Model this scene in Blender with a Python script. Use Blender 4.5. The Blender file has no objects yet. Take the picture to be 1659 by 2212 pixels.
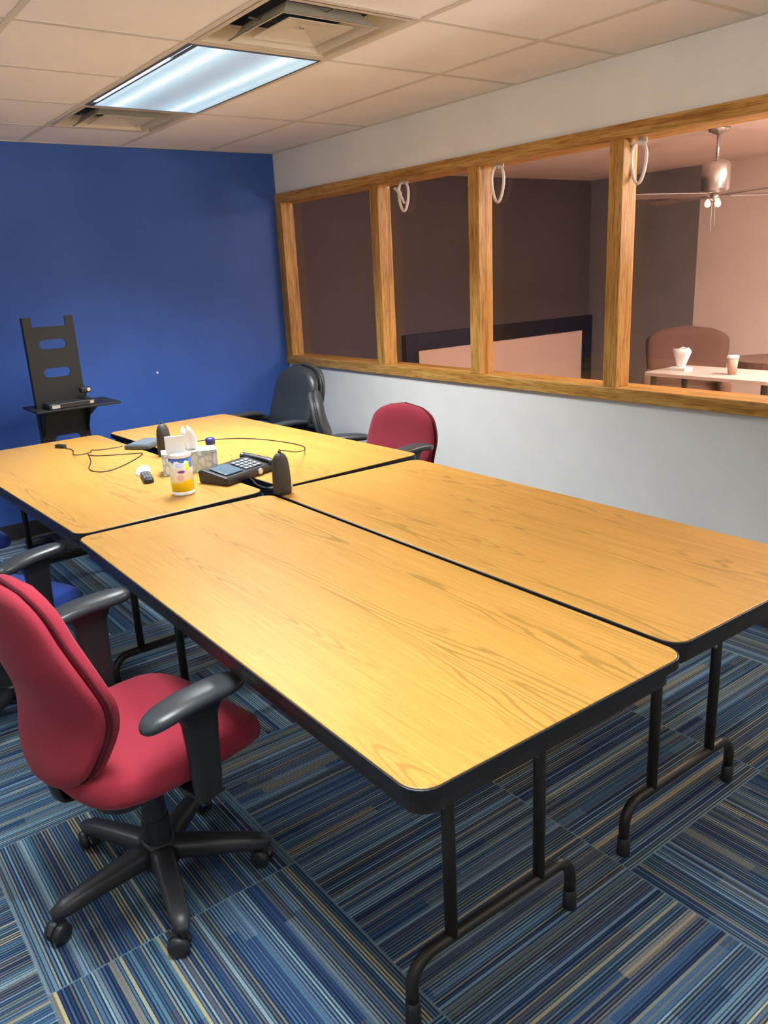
import bpy, bmesh, math, random
from mathutils import Vector, Matrix
random.seed(7)
C = bpy.context.scene.collection
PI = math.pi

# ------------------------------------------------------------------ helpers
def mesh_obj(name, bm, m, parent=None, smooth=False, bevel=0, seg=2):
    bmesh.ops.recalc_face_normals(bm, faces=bm.faces[:])
    me = bpy.data.meshes.new(name); bm.to_mesh(me); bm.free()
    for mm in (m if isinstance(m, (list, tuple)) else [m]): me.materials.append(mm)
    if smooth:
        for p in me.polygons: p.use_smooth = True
    o = bpy.data.objects.new(name, me); C.objects.link(o)
    if parent: o.parent = parent
    if bevel:
        b = o.modifiers.new('bevel', 'BEVEL'); b.width = bevel; b.segments = seg; b.limit_method = 'ANGLE'; b.angle_limit = 0.7
        b.harden_normals = False
    return o
def thing(name, label, cat, loc=(0, 0, 0), rz=0, group=None):
    o = bpy.data.objects.new(name, None); C.objects.link(o); o.empty_display_size = .1
    o.location = loc; o.rotation_euler = (0, 0, rz); o['label'] = label; o['category'] = cat
    if group: o['group'] = group
    return o
def tag(o, label, cat, group=None):
    o['label'] = label; o['category'] = cat
    if group: o['group'] = group
    return o
def struct(name, bm, m, **k):
    o = mesh_obj(name, bm, m, **k); o['kind'] = 'structure'; return o
def B(): return bmesh.new()
def box(bm, a, b, M=None, mi=0):
    a = Vector(a); b = Vector(b)
    vs = [bm.verts.new((x, y, z)) for x in (a.x, b.x) for y in (a.y, b.y) for z in (a.z, b.z)]
    if M:
        for v in vs: v.co = M @ v.co
    fs = [(0,1,3,2), (4,6,7,5), (0,4,5,1), (2,3,7,6), (0,2,6,4), (1,5,7,3)]
    for f in fs:
        fc = bm.faces.new([vs[i] for i in f]); fc.material_index = mi
    return vs
def loft(bm, rings, cap=True, closed=True, mi=0):
    R = [[bm.verts.new(p) for p in r] for r in rings]
    n = len(R[0])
    for a, b in zip(R, R[1:]):
        for i in range(n if closed else n-1):
            j = (i+1) % n
            bm.faces.new((a[i], a[j], b[j], b[i])).material_index = mi
    if cap:
        bm.faces.new(R[0][::-1]).material_index = mi; bm.faces.new(R[-1]).material_index = mi
    return R
def frame_of(t):
    t = t.normalized(); u = Vector((0, 0, 1)) if abs(t.z) < .9 else Vector((1, 0, 0))
    s = t.cross(u).normalized(); return s, s.cross(t).normalized()
def tube(bm, pts, r, n=12, mi=0, flat=None):
    pts = [Vector(p) for p in pts]; rings = []
    s0 = None
    for i, p in enumerate(pts):
        t = (pts[min(i+1, len(pts)-1)] - pts[max(i-1, 0)]).normalized()
        if s0 is None: s, u = frame_of(t)
        else:
            s = (s0 - t * s0.dot(t)).normalized(); u = s.cross(t)
        s0 = s
        rr = r[i] if isinstance(r, (list, tuple)) else r
        rings.append([p + s*math.cos(2*PI*k/n)*rr + u*math.sin(2*PI*k/n)*rr*(flat or 1) for k in range(n)])
    loft(bm, rings, mi=mi)
def smooth_path(pts, k=8, closed=False):
    pts = [Vector(p) for p in pts]; out = []
    n = len(pts)
    for i in range(n if closed else n-1):
        if closed: p0, p1, p2, p3 = pts[i-1], pts[i], pts[(i+1) % n], pts[(i+2) % n]
        else: p0, p1, p2, p3 = pts[max(i-1, 0)], pts[i], pts[i+1], pts[min(i+2, n-1)]
        for j in range(k):
            t = j/k
            out.append(.5*((2*p1)+(-p0+p2)*t+(2*p0-5*p1+4*p2-p3)*t*t+(-p0+3*p1-3*p2+p3)*t**3))
    if not closed: out.append(pts[-1])
    return out
def lathe(bm, prof, n=24, c=(0, 0, 0), M=None, mi=0):
    rings = [[Vector((c[0]+max(r, 1e-4)*math.cos(2*PI*k/n), c[1]+max(r, 1e-4)*math.sin(2*PI*k/n), c[2]+z)) for k in range(n)] for r, z in prof]
    if M: rings = [[M @ p for p in r] for r in rings]
    loft(bm, rings, mi=mi)
def rrect(x0, y0, x1, y1, r, n=6):
    pts = []
    for cx, cy, a in ((x1-r, y1-r, 0), (x0+r, y1-r, 90), (x0+r, y0+r, 180), (x1-r, y0+r, 270)):
        for k in range(n+1):
            t = math.radians(a+90*k/n); pts.append((cx+r*math.cos(t), cy+r*math.sin(t)))
    return pts
def prism(bm, pts, z0, z1, M=None, mi=0):
    f = (lambda p: M @ p) if M else (lambda p: p)
    loft(bm, [[f(Vector((x, y, z))) for x, y in pts] for z in (z0, z1)], mi=mi)
def ring_prism(bm, outer, inner, z0, z1, mi=0):
    n = len(outer)
    V = [[bm.verts.new((x, y, z)) for x, y in P] for P in (outer, inner) for z in (z0, z1)]
    o0, o1, i0, i1 = V
    for i in range(n):
        j = (i+1) % n
        for q in ((o0[i], o0[j], o1[j], o1[i]), (i0[j], i0[i], i1[i], i1[j]), (o1[i], o1[j], i1[j], i1[i]), (o0[j], o0[i], i0[i], i0[j])):
            bm.faces.new(q).material_index = mi
def dup(root, loc, rz, label, group=None):
    r = root.copy(); C.objects.link(r); r.location = loc; r.rotation_euler = (0, 0, rz); r['label'] = label
    if group: r['group'] = group
    for ch in list(root.children):
        c = ch.copy(); C.objects.link(c); c.parent = r
        for g in list(ch.children):
            d = g.copy(); C.objects.link(d); d.parent = c
    return r

# ------------------------------------------------------------------ materials
def mat(name, col, rough=.5, metal=0, spec=.5, sheen=0, coat=0, trans=0, ior=1.45, emit=None, es=0):
    m = bpy.data.materials.new(name); m.use_nodes = True
    p = m.node_tree.nodes['Principled BSDF']
    p.inputs['Base Color'].default_value = (*col, 1); p.inputs['Roughness'].default_value = rough
    p.inputs['Metallic'].default_value = metal; p.inputs['Specular IOR Level'].default_value = spec
    p.inputs['Sheen Weight'].default_value = sheen; p.inputs['Coat Weight'].default_value = coat
    p.inputs['Transmission Weight'].default_value = trans; p.inputs['IOR'].default_value = ior
    if emit: p.inputs['Emission Color'].default_value = (*emit, 1); p.inputs['Emission Strength'].default_value = es
    return m
class NT:
    def __init__(s, m): s.m = m; s.t = m.node_tree; s.p = s.t.nodes['Principled BSDF']
    def n(s, ty, ins=None, **props):
        nd = s.t.nodes.new(ty)
        for k, v in props.items(): setattr(nd, k, v)
        for k, v in (ins or {}).items():
            if hasattr(v, 'is_output') or isinstance(v, bpy.types.NodeSocket): s.t.links.new(v, nd.inputs[k])
            else: nd.inputs[k].default_value = v
        return nd
    def math(s, op, a, b=0.0, c=0.0): return s.n('ShaderNodeMath', {0: a, 1: b, 2: c}, operation=op).outputs[0]
    def mix(s, f, a, b):
        nd = s.n('ShaderNodeMix', {0: f}, data_type='RGBA')
        for k, v in ((6, a), (7, b)):
            if isinstance(v, bpy.types.NodeSocket): s.t.links.new(v, nd.inputs[k])
            else: nd.inputs[k].default_value = (*v, 1) if len(v) == 3 else v
        return nd.outputs[2]
    def ramp(s, f, stops, interp='LINEAR'):
        nd = s.n('ShaderNodeValToRGB', {0: f}); cr = nd.color_ramp; cr.interpolation = interp
        while len(cr.elements) < len(stops): cr.elements.new(.5)
        for e, (p, c) in zip(cr.elements, stops): e.position = p; e.color = (*c, 1)
        return nd.outputs[0]
    def coords(s, kind='Object', scale=(1, 1, 1), loc=(0, 0, 0)):
        tc = s.n('ShaderNodeTexCoord')
        return s.n('ShaderNodeMapping', {0: tc.outputs[kind], 'Scale': scale, 'Location': loc}).outputs[0]
    def noise(s, vec, scale, detail=2, rough=.5): return s.n('ShaderNodeTexNoise', {'Vector': vec, 'Scale': scale, 'Detail': detail, 'Roughness': rough}).outputs[0]
    def link(s, a, b): s.t.links.new(a, b)
    def bump(s, h, strength=.2, dist=.002):
        b = s.n('ShaderNodeBump', {'Strength': strength, 'Distance': dist, 'Height': h}); s.link(b.outputs[0], s.p.inputs['Normal'])

def paint(name, col, rough=.6, tex=260, var=.04, spec=.3):
    m = mat(name, col, rough, spec=spec); t = NT(m)
    n = t.noise(t.coords(), 3.0, 3)
    a = tuple(c*(1-var) for c in col); b = tuple(min(1, c*(1+var)) for c in col)
    t.link(t.ramp(n, [(.3, a), (.7, b)]), t.p.inputs['Base Color'])
    t.bump(t.noise(t.coords(), tex, 2), .12, .001)
    return m
def fabric(name, col, dark=.7):
    m = mat(name, col, .85, spec=.15, sheen=.08); t = NT(m)
    n = t.noise(t.coords(), 900, 2)
    t.link(t.ramp(n, [(.3, tuple(c*dark for c in col)), (.7, tuple(min(1, c*1.12) for c in col))]), t.p.inputs['Base Color'])
    t.bump(n, .25, .0008); return m
def black_plastic(name, col=(.018, .018, .02), rough=.42):
    m = mat(name, col, rough); t = NT(m); t.bump(t.noise(t.coords(), 700, 2), .15, .0005); return m

M_white = paint('white_wall_paint', (.80, .80, .77))
M_blue = paint('blue_wall_paint', (.048, .125, .46), rough=.5, var=.06)
M_ceil = paint('ceiling_tile_face', (.86, .85, .84), rough=.9, tex=420, var=.02, spec=.1)
M_tbar = mat('painted_tee_bar', (.64, .61, .54), .6)
M_red = fabric('maroon_fabric', (.34, .030, .052))
M_bluefab = fabric('blue_fabric', (.05, .11, .52))
M_piping = fabric('maroon_piping', (.10, .006, .014))
M_blk = black_plastic('black_plastic')
M_armpad = black_plastic('black_armrest_urethane', (.035, .04, .045), .33)
M_base = black_plastic('dark_grey_nylon', (.028, .029, .032), .4)
M_leather = black_plastic('black_leather', (.022, .025, .028), .38)
M_brown = mat('dark_brown_enamel', (.022, .017, .013), .38)
M_edge = mat('black_vinyl_edge', (.012, .012, .013), .4)
M_dark = mat('matte_black_steel', (.012, .013, .014), .5)
M_hardware = mat('dull_steel', (.55, .53, .50), .35, 1)
M_base_board = mat('dark_vinyl_baseboard', (.03, .03, .035), .5)

def wood_laminate():
    m = mat('oak_laminate', (.6, .34, .1), .34, spec=.45); t = NT(m)
    rnd = t.n('ShaderNodeObjectInfo').outputs['Random']
    off = t.n('ShaderNodeCombineXYZ', {0: t.math('MULTIPLY', rnd, 37.0), 1: t.math('MULTIPLY', rnd, 91.0), 2: 0.0}).outputs[0]
    base = t.n('ShaderNodeVectorMath', {0: t.n('ShaderNodeTexCoord').outputs['Object'], 1: off}, operation='ADD').outputs[0]
    def mp(sc): return t.n('ShaderNodeMapping', {0: base, 'Scale': sc}).outputs[0]
    # cathedral figure: contour lines of a long stretched noise, only on narrow bands
    big = t.noise(mp((9.0, .62, 1)), 1.0, 1.5, .35)
    wob = t.noise(mp((30, 9, 1)), 1.0, 2, .5)
    f = t.math('ADD', t.math('MULTIPLY_ADD', big, 46.0, t.math('MULTIPLY', t.n('ShaderNodeSeparateXYZ', {0: base}).outputs[0], 26.0)), t.math('MULTIPLY', wob, 1.0))
    s = t.math('SINE', t.math('MULTIPLY', f, 6.283/1.6))
    line = t.ramp(s, [(.35, (0, 0, 0)), (.95, (1, 1, 1))])
    # cathedral lines show where the stretched noise is near its crest
    band = t.ramp(big, [(.52, (0, 0, 0)), (.585, (1, 1, 1))])
    lm = t.math('MULTIPLY', line, band)
    fine = t.noise(mp((230, 5, 1)), 1.0, 3, .6)
    mid = t.noise(mp((40, 1.4, 1)), 1.0, 3, .6)
    spk = t.noise(mp((420, 60, 1)), 1.0, 1, .5)
    c = t.ramp(fine, [(.30, (.40, .205, .042)), (.60, (.50, .268, .060)), (.80, (.57, .325, .085))])
    c = t.mix(t.math('MULTIPLY', t.ramp(mid, [(.35, (1, 1, 1)), (.6, (0, 0, 0))]), .30), c, (.50, .25, .055))
    c = t.mix(t.math('MULTIPLY', lm, .72), c, (.27, .15, .03))
    c = t.mix(t.math('MULTIPLY', t.ramp(spk, [(.58, (0, 0, 0)), (.7, (1, 1, 1))]), .18), c, (.34, .16, .035))
    t.link(c, t.p.inputs['Base Color'])
    t.link(t.math('MULTIPLY_ADD', fine, .12, .28), t.p.inputs['Roughness'])
    return m
M_lam = wood_laminate()
def oak(name, axis):
    m = mat(name, (.5, .25, .06), .42); t = NT(m)
    sc = [38, 38, 38]; sc[axis] = 2.2
    sc2 = [190, 190, 190]; sc2[axis] = 9
    v = t.coords('Object', tuple(sc)); a = t.noise(v, 1.0, 4, .62)
    b = t.noise(t.coords('Object', tuple(sc2)), 1.0, 2, .6)
    c = t.ramp(a, [(.30, (.30, .130, .020)), (.45, (.48, .25, .050)), (.62, (.60, .36, .10)), (.8, (.47, .235, .046))])
    c = t.mix(t.math('MULTIPLY', t.ramp(b, [(.50, (0, 0, 0)), (.62, (1, 1, 1))]), .62), c, (.20, .07, .010))
    t.link(c, t.p.inputs['Base Color']); t.bump(b, .15, .001)
    return m
M_oakY = oak('oak_trim_along', 1); M_oakZ = oak('oak_trim_upright', 2)

def carpet():
    m = mat('striped_carpet_tile', (.1, .15, .2), .95, spec=.1); t = NT(m)
    uv = t.n('ShaderNodeUVMap', uv_map='stripe').outputs[0]
    sep = t.n('ShaderNodeSeparateXYZ', {0: uv}); u, v = sep.outputs[0], sep.outputs[1]
    P = .0085
    k = t.math('FLOOR', t.math('DIVIDE', u, P))                 # pinstripe number
    fr = t.math('FRACT', t.math('DIVIDE', u, P))
    kb = t.math('FLOOR', t.math('DIVIDE', u, P*4.0))
    # colour changes along a stripe in blocks of uneven length
    blk = t.math('FLOOR', t.math('ADD', t.math('DIVIDE', v, .45), t.math('MULTIPLY', t.n('ShaderNodeTexWhiteNoise', {1: kb}, noise_dimensions='1D').outputs[0], 5.0)))
    w1 = t.n('ShaderNodeTexWhiteNoise', {0: t.n('ShaderNodeCombineXYZ', {0: k, 1: 0.0, 2: 3.0}).outputs[0]}, noise_dimensions='3D').outputs[0]
    w2 = t.n('ShaderNodeTexWhiteNoise', {0: t.n('ShaderNodeCombineXYZ', {0: kb, 1: blk, 2: 9.0}).outputs[0]}, noise_dimensions='3D').outputs[0]
    navy, mid, light, teal, beige, slate = (.020, .042, .12), (.055, .12, .25), (.23, .36, .47), (.085, .18, .26), (.46, .40, .23), (.13, .155, .165)
    a = t.ramp(w1, [(0, navy), (.26, mid), (.42, light), (.56, teal), (.70, slate), (.88, (.26, .26, .20)), (.955, beige)], 'CONSTANT')
    b = t.ramp(w2, [(0, mid), (.22, navy), (.38, teal), (.54, slate), (.68, light), (.82, (.20, .21, .18)), (.95, beige)], 'CONSTANT')
    c = t.mix(.34, a, b)
    dark = t.ramp(t.math('ABSOLUTE', t.math('SUBTRACT', fr, .5)), [(.22, (0, 0, 0)), (.34, (1, 1, 1))])
    keep = t.n('ShaderNodeTexWhiteNoise', {1: t.math('ADD', k, 71.0)}, noise_dimensions='1D').outputs[0]
    dark = t.math('MULTIPLY', dark, t.math('MULTIPLY_ADD', t.math('GREATER_THAN', keep, .28), .72, .2))
    c = t.mix(dark, c, (.008, .011, .02))
    loop = t.noise(t.coords('Object', (1, 1, 1)), 330, 2, .7)
    c = t.mix(t.math('MULTIPLY', t.ramp(loop, [(.36, (1, 1, 1)), (.52, (0, 0, 0))]), .45), c, (.02, .03, .045))
    # pale seams at tile borders (second uv)
    uv2 = t.n('ShaderNodeSeparateXYZ', {0: t.n('ShaderNodeUVMap', uv_map='cell').outputs[0]})
    dx = t.math('SUBTRACT', .5, t.math('ABSOLUTE', t.math('SUBTRACT', uv2.outputs[0], .5)))
    dy = t.math('SUBTRACT', .5, t.math('ABSOLUTE', t.math('SUBTRACT', uv2.outputs[1], .5)))
    e = t.math('LESS_THAN', t.math('MINIMUM', dx, dy), .004)
    c = t.mix(t.math('MULTIPLY', e, .35), c, (.20, .31, .38))
    t.link(c, t.p.inputs['Base Color']); t.bump(loop, .5, .003)
    return m
M_carpet = carpet()

# ------------------------------------------------------------------ the room
XW, YB, ZC, XL, YN = 3.18, 5.40, 2.387, -2.1, -2.4
TT = .6096; GX, GY = 1.4599, 3.0241
# floor with per-tile stripe direction
SX, SY, FX, FY = .663, .613, .20, 1.655
orient = {(0, 0): 1, (1, 0): 0, (1, -1): 0, (0, -1): 1, (2, -1): 0, (1, -2): 0, (2, -2): 1, (2, -3): 0, (1, -3): 0, (-1, -1): 0, (-1, 0): 0, (0, 1): 0, (1, 1): 1,
          (-1, 1): 0, (2, 0): 1, (3, -1): 0, (3, 0): 1, (3, -2): 1, (3, -3): 0, (4, -1): 1, (0, -2): 0, (0, 2): 0, (4, 0): 0, (4, -2): 0}
bm = B(); uvs = []
xs = [XL]+[FX+SX*i for i in range(-3, 5) if XL < FX+SX*i < XW]+[XW]
ys = [YN]+[FY+SY*j for j in range(-6, 7) if YN < FY+SY*j < YB]+[YB]
for x0, x1 in zip(xs, xs[1:]):
    for y0, y1 in zip(ys, ys[1:]):
        i = math.floor(((x0+x1)/2-FX)/SX); j = math.floor(((y0+y1)/2-FY)/SY)
        vs = [bm.verts.new((x, y, 0)) for x, y in ((x0, y0), (x1, y0), (x1, y1), (x0, y1))]
        bm.faces.new(vs)
        o = orient.get((i, j)); o = random.choice((0, 1)) if o is None else o
        du, dv = random.uniform(0, 40), random.uniform(0, 40)
        for x, y in ((x0, y0), (x1, y0), (x1, y1), (x0, y1)):
            uvs.append((((x, y) if o else (y, x)), (du, dv), ((x-FX)/SX-i, (y-FY)/SY-j)))
fl = struct('floor', bm, M_carpet)
l1 = fl.data.uv_layers.new(name='stripe'); l2 = fl.data.uv_layers.new(name='cell')
# recalc_face_normals may flip winding: look up by vertex position
key = {}
for n_, p in enumerate(fl.data.polygons):
    for li in p.loop_indices:
        vi = fl.data.loops[li].vertex_index
        a, d, c = uvs[vi]
        l1.data[li].uv = (a[0]+d[0], a[1]+d[1]); l2.data[li].uv = c

# ceiling: lay-in tiles, open cells where the light and the vents sit
open_cells = [(0, 0), (0, 1), (0, 2), (0, -1), (-2, -4), (-2, -3), (-4, 0), (-4, 1)]
bm = B()
cx = [XL]+[GX+TT*i for i in range(-6, 3) if XL < GX+TT*i < XW]+[XW]
cy = [YN]+[GY+TT*j for j in range(-9, 4) if YN < GY+TT*j < YB]+[YB]
for x0, x1 in zip(cx, cx[1:]):
    for y0, y1 in zip(cy, cy[1:]):
        i = math.floor(((x0+x1)/2-GX)/TT); j = math.floor(((y0+y1)/2-GY)/TT)
        if (i, j) in open_cells: continue
        box(bm, (x0, y0, ZC), (x1, y1, ZC+.018))
struct('ceiling', bm, M_ceil)
bm = B()
hw = .012
for x in cx[1:-1]: box(bm, (x-hw, YN, ZC-.003), (x+hw, YB, ZC-.0002))
for i in range(len(cx)-1):
    u = math.floor(((cx[i]+cx[i+1])/2-GX)/TT)
    for y in cy[1:-1]:
        v = round((y-GY)/TT)
        if u in (1, 2) and v in (1, 3, -3): continue      # two-by-four tiles on the window side
        if (u, v) in ((0, 1), (-4, 1), (-2, -3)): continue
        xa = cx[i] if i == 0 else cx[i]+hw; xb = cx[i+1] if i == len(cx)-2 else cx[i+1]-hw
        box(bm, (xa, y-hw, ZC-.0028), (xb, y+hw, ZC-.0003))
struct('trim_1', bm, M_tbar)
bm = B()
box(bm, (XW-.02, YN, ZC-.004), (XW-.0005, YB, ZC-.0003)); box(bm, (XL+.0005, YB-.02, ZC-.004), (XW-.02, YB-.0005, ZC-.0003))
struct('trim_2', bm, M_tbar)

Z0, Z1 = .905, 2.112      # trim outer
WY0 = .55                 # near end of the window band
bm = B(); T_ = .14
box(bm, (XW, YN, 0), (XW+T_, YB, Z0+.03)); box(bm, (XW, YN, Z1-.03), (XW+T_, YB, ZC+.3)); # added opening at the camera end, lets world fill light in
OY0, OY1 = -2.2, .10
box(bm, (XW, YN, Z0+.03), (XW+T_, OY0, Z1-.03)); box(bm, (XW, OY1, Z0+.03), (XW+T_, WY0, Z1-.03))
struct('wall_right', bm, M_white)
bm = B(); box(bm, (XL-.1, YB, 0), (XW+T_, YB+.1, ZC+.3)); struct('wall_back', bm, M_blue)
bm = B()      # added high opening behind the camera, fill for upper wall and ceiling
box(bm, (XL-.1, YN, 0), (XL, YB, 1.25)); box(bm, (XL-.1, YN, 2.2), (XL, YB, ZC+.3)); box(bm, (XL-.1, -.1, 1.25), (XL, YB, 2.2)); box(bm, (XL-.1, YN, 1.25), (XL, YN+.2, 2.2))
struct('wall_left', bm, M_white)
bm = B(); box(bm, (XL-.1, YN-.1, 0), (XW+T_, YN, ZC+.3))
struct('wall_front', bm, M_white)
bm = B(); box(bm, (XW-.012, YN, 0.0005), (XW-.0005, YB-.013, .10)); struct('baseboard_right', bm, M_base_board)
bm = B(); box(bm, (XL, YB-.012, .0005), (XW-.013, YB-.0005, .10)); struct('baseboard_back', bm, M_base_board)

# oak window band
XF = XW-.018; XG = XW+.068
def oakbar(name, a, b, m): 
    bm = B(); box(bm, a, b); return struct(name, bm, m, bevel=.003)
oakbar('trim_3', (XF, WY0, 2.052), (XW+T_+.015, YB-.002, Z1), M_oakY)
oakbar('trim_4', (XF-.004, WY0, Z0), (XW+T_+.015, YB-.002, .965), M_oakY)
mull = [(5.315, YB-.003), (4.165, 4.245), (3.282, 3.362), (2.37, 2.445), (1.475, 1.55), (WY0, .62)]
for i, (a, b) in enumerate(mull):
    oakbar('trim_%d' % (5+i), (XF+.002, a, .965), (XG+.018, b, 2.052), M_oakZ)
def glass_mat():
    m = bpy.data.materials.new('tinted_window_glass'); m.use_nodes = True; t = m.node_tree; t.nodes.clear()
    out = t.nodes.new('ShaderNodeOutputMaterial'); mx = t.nodes.new('ShaderNodeMixShader')
    tr = t.nodes.new('ShaderNodeBsdfTransparent'); tr.inputs[0].default_value = (.93, .90, .88, 1)
    gl = t.nodes.new('ShaderNodeBsdfGlossy'); gl.inputs['Roughness'].default_value = 0.0; gl.inputs[0].default_value = (1, .93, .9, 1)
    fr = t.nodes.new('ShaderNodeFresnel'); ge = t.nodes.new('ShaderNodeNewGeometry')      # thin pane: same reflectance from both faces
    ir = t.nodes.new('ShaderNodeMapRange'); ir.inputs['To Min'].default_value = 1.27; ir.inputs['To Max'].default_value = 1/1.27
    t.links.new(ge.outputs['Backfacing'], ir.inputs[0]); t.links.new(ir.outputs[0], fr.inputs[0])
    t.links.new(fr.outputs[0], mx.inputs[0]); t.links.new(tr.outputs[0], mx.inputs[1]); t.links.new(gl.outputs[0], mx.inputs[2])
    t.links.new(mx.outputs[0], out.inputs[0]); return m
M_glass = glass_mat()
for i in range(5):
    ya, yb = mull[i+1][1], mull[i][0]
    bm = B(); box(bm, (XG, ya+.001, .966), (XG+.006, yb-.001, 2.051)); struct('window_%d' % (i+1), bm, M_glass)

# ------------------------------------------------------------------ ceiling light and vents
def lens_mat():
    m = mat('prismatic_lens', (.55, .62, .68), .3); t = NT(m)
    sep = t.n('ShaderNodeSeparateXYZ', {0: t.n('ShaderNodeTexCoord').outputs['Object']})
    x, y = sep.outputs[0], sep.outputs[1]
    d = t.math('ABSOLUTE', x)
    g = t.ramp(t.math('MULTIPLY', d, 1/.30), [(0, (.40,)*3), (.16, (.46,)*3), (.36, (.72,)*3), (.50, (1, 1, 1)), (.58, (.82,)*3), (.72, (.62,)*3), (.80, (.78,)*3), (.9, (.60,)*3), (1, (.5,)*3)])
    wave = t.math('MULTIPLY_ADD', t.math('SINE', t.math('MULTIPLY', x, 420.0)), .10, .95)
    dots = t.math('MULTIPLY', t.math('SINE', t.math('MULTIPLY', x, 330.0)), t.math('SINE', t.math('MULTIPLY', y, 210.0)))
    s = t.math('MULTIPLY', t.math('MULTIPLY', g, wave), t.math('MULTIPLY_ADD', dots, .16, 1.0))
    t.link(t.ramp(g, [(.25, (.36, .68, 1)), (.7, (.46, .84, 1.05)), (1, (.85, 1, 1))]), t.p.inputs['Emission Color'])
    t.link(t.math('MULTIPLY', s, .98), t.p.inputs['Emission Strength']); return m
M_lens = lens_mat()
M_tube = mat('fluorescent_tube', (.9, .95, 1), .3, emit=(.85, .95, 1), es=6)
M_housing = mat('white_enamel_housing', (.75, .77, .78), .35)
M_lensrail = mat('dark_lens_frame', (.10, .11, .13), .4)
def troffer(x, y, label, power, spread=120):
    r = thing('ceiling_light', label, 'ceiling light', (x, y, ZC-.002))
    a, b = TT/2-.014, TT-.014
    bm = B()
    for k in (-1, 1):
        box(bm, (k*a, -b, .004), (k*(a-.03), b, .10)); box(bm, (-a+.03, k*b, .004), (a-.03, k*(b-.03), .10))
    box(bm, (-a+.03, -b+.03, .095), (a-.03, b-.03, .10))
    mesh_obj('housing', bm, M_housing, r)
    bm = B(); P = rrect(-a, -b, a, b, .004, 1); Q = rrect(-a+.012, -b+.012, a-.012, b-.012, .004, 1)
    ring_prism(bm, P, Q, -.003, .006); mesh_obj('lens_frame', bm, M_lensrail, r)
    bm = B(); box(bm, (-a+.040, -b+.013, -.003), (a-.013, b-.013, .001)); mesh_obj('lens', bm, M_lens, r)
    bm = B(); x_ = -a+.028; box(bm, (x_, -b+.013, -.004), (x_+.011, b-.013, .002)); mesh_obj('lens_rail', bm, M_lensrail, r)
    bm = B(); box(bm, (-a+.0125, -b+.24, .0), (x_-.0005, b-.08, .002)); mesh_obj('slot_glow', bm, M_tube, r)  # glowing strip stands for the lit housing behind the lens gap
    for s in (-.15, .15):
        bm = B(); tube(bm, [(s, -b+.06, .045), (s, b-.06, .045)], .0127, 12); mesh_obj('tube', bm, M_tube, r, smooth=True)
    L = bpy.data.lights.new('troffer_light', 'AREA'); L.shape = 'RECTANGLE'; L.size = .54; L.size_y = 1.15
    L.energy = power; L.color = (.93, .98, 1.0); L.spread = math.radians(spread)
    lo = bpy.data.objects.new('troffer_light', L); C.objects.link(lo); lo.location = (x, y, ZC-.022)
    return r
POW = 60
troffer(GX+TT/2, GY+TT, 'recessed fluorescent ceiling light with bluish ribbed lens between the two vents', POW)
troffer(GX-1.5*TT, GY-3*TT, 'added fill ceiling light above the near left table edge, out of view', POW*.52)  # added unseen fixture, brightens the near left table
troffer(GX-3.5*TT, GY+TT, 'added fill ceiling light on the left side near blue wall, out of view', POW*.45)  # added unseen fixture, brightens the lower left of the blue wall

M_vent = mat('cream_vent_enamel', (.60, .56, .46), .45)
M_duct = mat('dark_duct_lining', (.07, .075, .08), .8)
def sq(h, z): return [Vector((h*a, h*b, z)) for a, b in ((-1, -1), (1, -1), (1, 1), (-1, 1))]
def vent(x, y, label):
    r = thing('ceiling_vent', label, 'air vent', (x, y, ZC), 0, None)
    H = TT/2-.0135
    bm = B()
    loft(bm, [sq(H, -.004), sq(H-.022, -.004), sq(.222, .050), sq(.219, .050), sq(H-.028, .0), sq(H, .002)], cap=False)
    mesh_obj('outer_frame', bm, M_vent, r)
    bm = B(); loft(bm, [sq(.197, -.016), sq(.190, -.016), sq(.150, .034), sq(.147, .034), sq(.188, -.011), sq(.197, -.011)], cap=False)
    mesh_obj('louver', bm, M_vent, r)
    bm = B(); loft(bm, [sq(.132, -.010), sq(.115, -.004), sq(.03, .010), sq(.001, .010)], cap=False)
    loft(bm, [sq(.132, -.010), sq(.132, -.006), sq(.001, .016)], cap=False)
    mesh_obj('centre_plate', bm, M_vent, r)
    bm = B(); lathe(bm, [(.008, 0), (.008, .006), (.001, .006)], 10, (0, 0, .004)); mesh_obj('screw', bm, M_hardware, r)
    for k in (0, 1, 2, 3):
        bm = B(); box(bm, (.10, -.006, .012), (.21, .006, .016), Matrix.Rotation(k*PI/2, 4, 'Z')); mesh_obj('bracket', bm, M_hardware, r)
    bm = B(); h = H-.02
    for k in (-1, 1):
        box(bm, (k*h, -h, .055), (k*(h-.01), h, .20)); box(bm, (-h, k*h, .055), (h, k*(h-.01), .20))
    box(bm, (-h, -h, .20), (h, h, .21)); mesh_obj('duct_box', bm, M_duct, r)
    return r
vent(GX+TT/2, GY-TT/2, 'larger square louvered ceiling vent on the near side of the ceiling light')
vent(GX+TT/2, GY+2.5*TT, 'smaller looking square ceiling vent between ceiling light and blue wall')

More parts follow.
